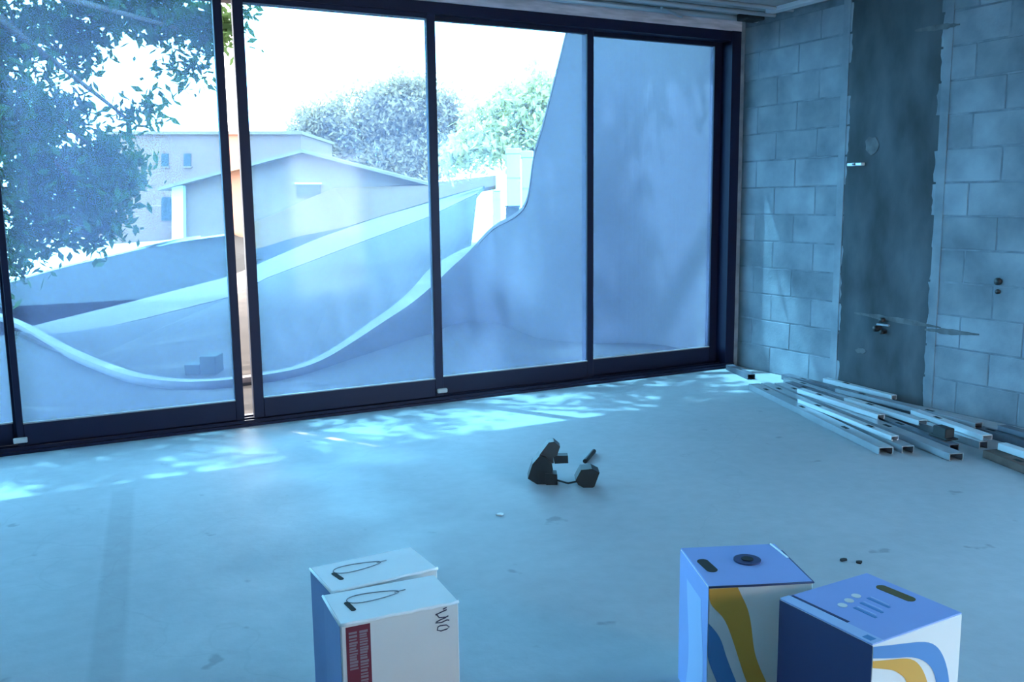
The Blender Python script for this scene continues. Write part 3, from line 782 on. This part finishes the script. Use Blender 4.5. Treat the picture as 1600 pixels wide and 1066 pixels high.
# two blue patterned cartons
BW, BD, BHh = .270, .262, .385
def wave(n, u0, amp, ph, per, v0=0.0, v1=BHh, drift=0.0):
    return [(u0+drift*k/n+amp*math.sin(ph+2*PI*(k/n)*per), v0+(v1-v0)*k/n) for k in range(n+1)]
e = carton('blue_carton', -3.455, -3.886, math.radians(-23), BW, BD, BHh, 'blue topped carton with a round cap and orange wave on its front', 'whitep', 'cyanc', 'blue wave cartons')
def wave_band(e, m, L, R, w, d, h, lift=.0008, n=26):
    """printed wave between two edges; points are (u, distance below the top edge)"""
    def rs(C):
        C = np.array(C, float); t = np.linspace(0, 1, len(C)); q = np.linspace(0, 1, n)
        P = np.stack([np.interp(q, t, C[:, 0]), np.interp(q, t, C[:, 1])], 1)
        for it in range(6): P[1:-1] = .25*P[:-2]+.5*P[1:-1]+.25*P[2:]
        return P
    L, R = rs(L), rs(R)
    f = lambda p: (min(max(p[0], .001), w-.001)-w/2, -d/2-lift, min(max(h-.006-p[1], 0), h-.006))
    vs = [f(p) for p in L]+[f(p) for p in R]
    return MB().add(vs, [(i, i+1, n+i+1, n+i) for i in range(n-1)]).build('printed_wave', m, e)
wave_band(e, 'orange', [(0, .0), (0, .048), (.041, .069), (.061, .128), (.085, .20), (.10, .25), (.135, .32), (.16, .385)], [(.075, .0), (.088, .03), (.102, .053), (.114, .106), (.119, .17), (.134, .213), (.175, .30), (.21, .385)], BW, BD, BHh)
wave_band(e, 'bluep', [(0, .09), (0, .12), (0, .16), (0, .19), (.027, .25), (.05, .32), (.07, .385)], [(0, .09), (.027, .12), (.040, .15), (.046, .176), (.075, .25), (.105, .32), (.13, .385)], BW, BD, BHh)
decal(e, 'left', [(0, 0), (BD, 0), (BD, BHh-.005), (0, BHh-.005)], BW, BD, BHh, 'cyanc', 'printed_panel', .0005)
ribbon(e, 'left', wave(24, .12, .03, .4, .7, drift=.05), .13, BW, BD, BHh*.86, 'sky', 'printed_wave', lift=.0010)
slot(e, .036, .130, .10, .088, .032, BW, BD, BHh)
t_ = MB(); t_.tube([(.152-BW/2, .152-BD/2, BHh-.001), (.152-BW/2, .152-BD/2, BHh+.004)], .036, 24); cap_ = t_.build('round_cap', 'navy', e)
t_ = MB(); t_.tube([(.152-BW/2, .152-BD/2, BHh+.003), (.152-BW/2, .152-BD/2, BHh+.006)], .016, 16); t_.build('cap_knob', 'slotm', cap_)
MB().tube([(-BW/2, -BD/2-.0005, BHh-.002), (0, -BD/2-.001, BHh-.003), (BW/2, -BD/2-.0005, BHh-.002), (BW/2+.0005, 0, BHh-.003), (BW/2, BD/2*.6, BHh-.002)], .0028, 6).build('dark_lid_edge', 'navy', e, True)
MB().tube([(BW/2-.014, BD/2*.98, BHh), (BW/2-.004, BD/2*.2, BHh)], .003, 5).build('lid_tape', 'cartonc', e)

BW2, BD2 = .305, .272
e = carton('blue_carton', -3.372, -4.225, math.radians(1.0), BW2, BD2, BHh, 'blue topped carton with navy side and long amber hand hole', 'whitep', 'cyanc', 'blue wave cartons')
decal(e, 'left', [(0, 0), (BD2, 0), (BD2, BHh-.004), (0, BHh-.004)], BW2, BD2, BHh, 'navy', 'printed_panel', .0006)
decal(e, 'top', [(0, 0), (.036, 0), (.030, BD2), (0, BD2)], BW2, BD2, BHh, 'sky', 'pale_lid_strip', .0008)
decal(e, 'top', [(.036, .10), (.044, .10), (.040, BD2-.005), (.033, BD2-.005)], BW2, BD2, BHh, 'navy', 'dark_seam', .0009)
decal(e, 'top', [(.008, .012), (.026, .012), (.026, .035), (.008, .035)], BW2, BD2, BHh, 'bluep', 'printed_mark', .0012)
slot(e, .262, .150, .02, .105, .030, BW2, BD2, BHh, 'olive')
for k, (u, v) in enumerate(((.098, .168), (.132, .178), (.168, .188))):
    decal(e, 'top', [(u+.0115*math.cos(a), v+.0115*math.sin(a)) for a in np.linspace(0, 2*PI, 13)[:-1]], BW2, BD2, BHh, 'whitep', 'printed_badge', .0010)
    decal(e, 'top', [(u+.010, v-.085), (u+.018, v-.085), (u+.018, v-.022), (u+.010, v-.022)], BW2, BD2, BHh, 'bluep', 'printed_line', .0009)
    decal(e, 'top', [(u+.022, v-.075), (u+.027, v-.075), (u+.027, v-.022), (u+.022, v-.022)], BW2, BD2, BHh, 'sky', 'printed_line', .0009)
wave_band(e, 'bluep', [(.002, .0), (.099, .018), (.182, .03), (.223, .055), (.25, .094), (.271, .144), (.285, .25), (.29, .385)], [(.002, .027), (.079, .047), (.134, .056), (.182, .08), (.209, .109), (.223, .135), (.238, .25), (.245, .385)], BW2, BD2, BHh)
wave_band(e, 'orange', [(.002, .033), (.079, .049), (.134, .058), (.168, .09), (.188, .127), (.195, .145), (.205, .25), (.21, .385)], [(.002, .049), (.051, .065), (.075, .074), (.093, .088), (.11, .10), (.12, .114), (.15, .22), (.16, .385)], BW2, BD2, BHh, .0010)
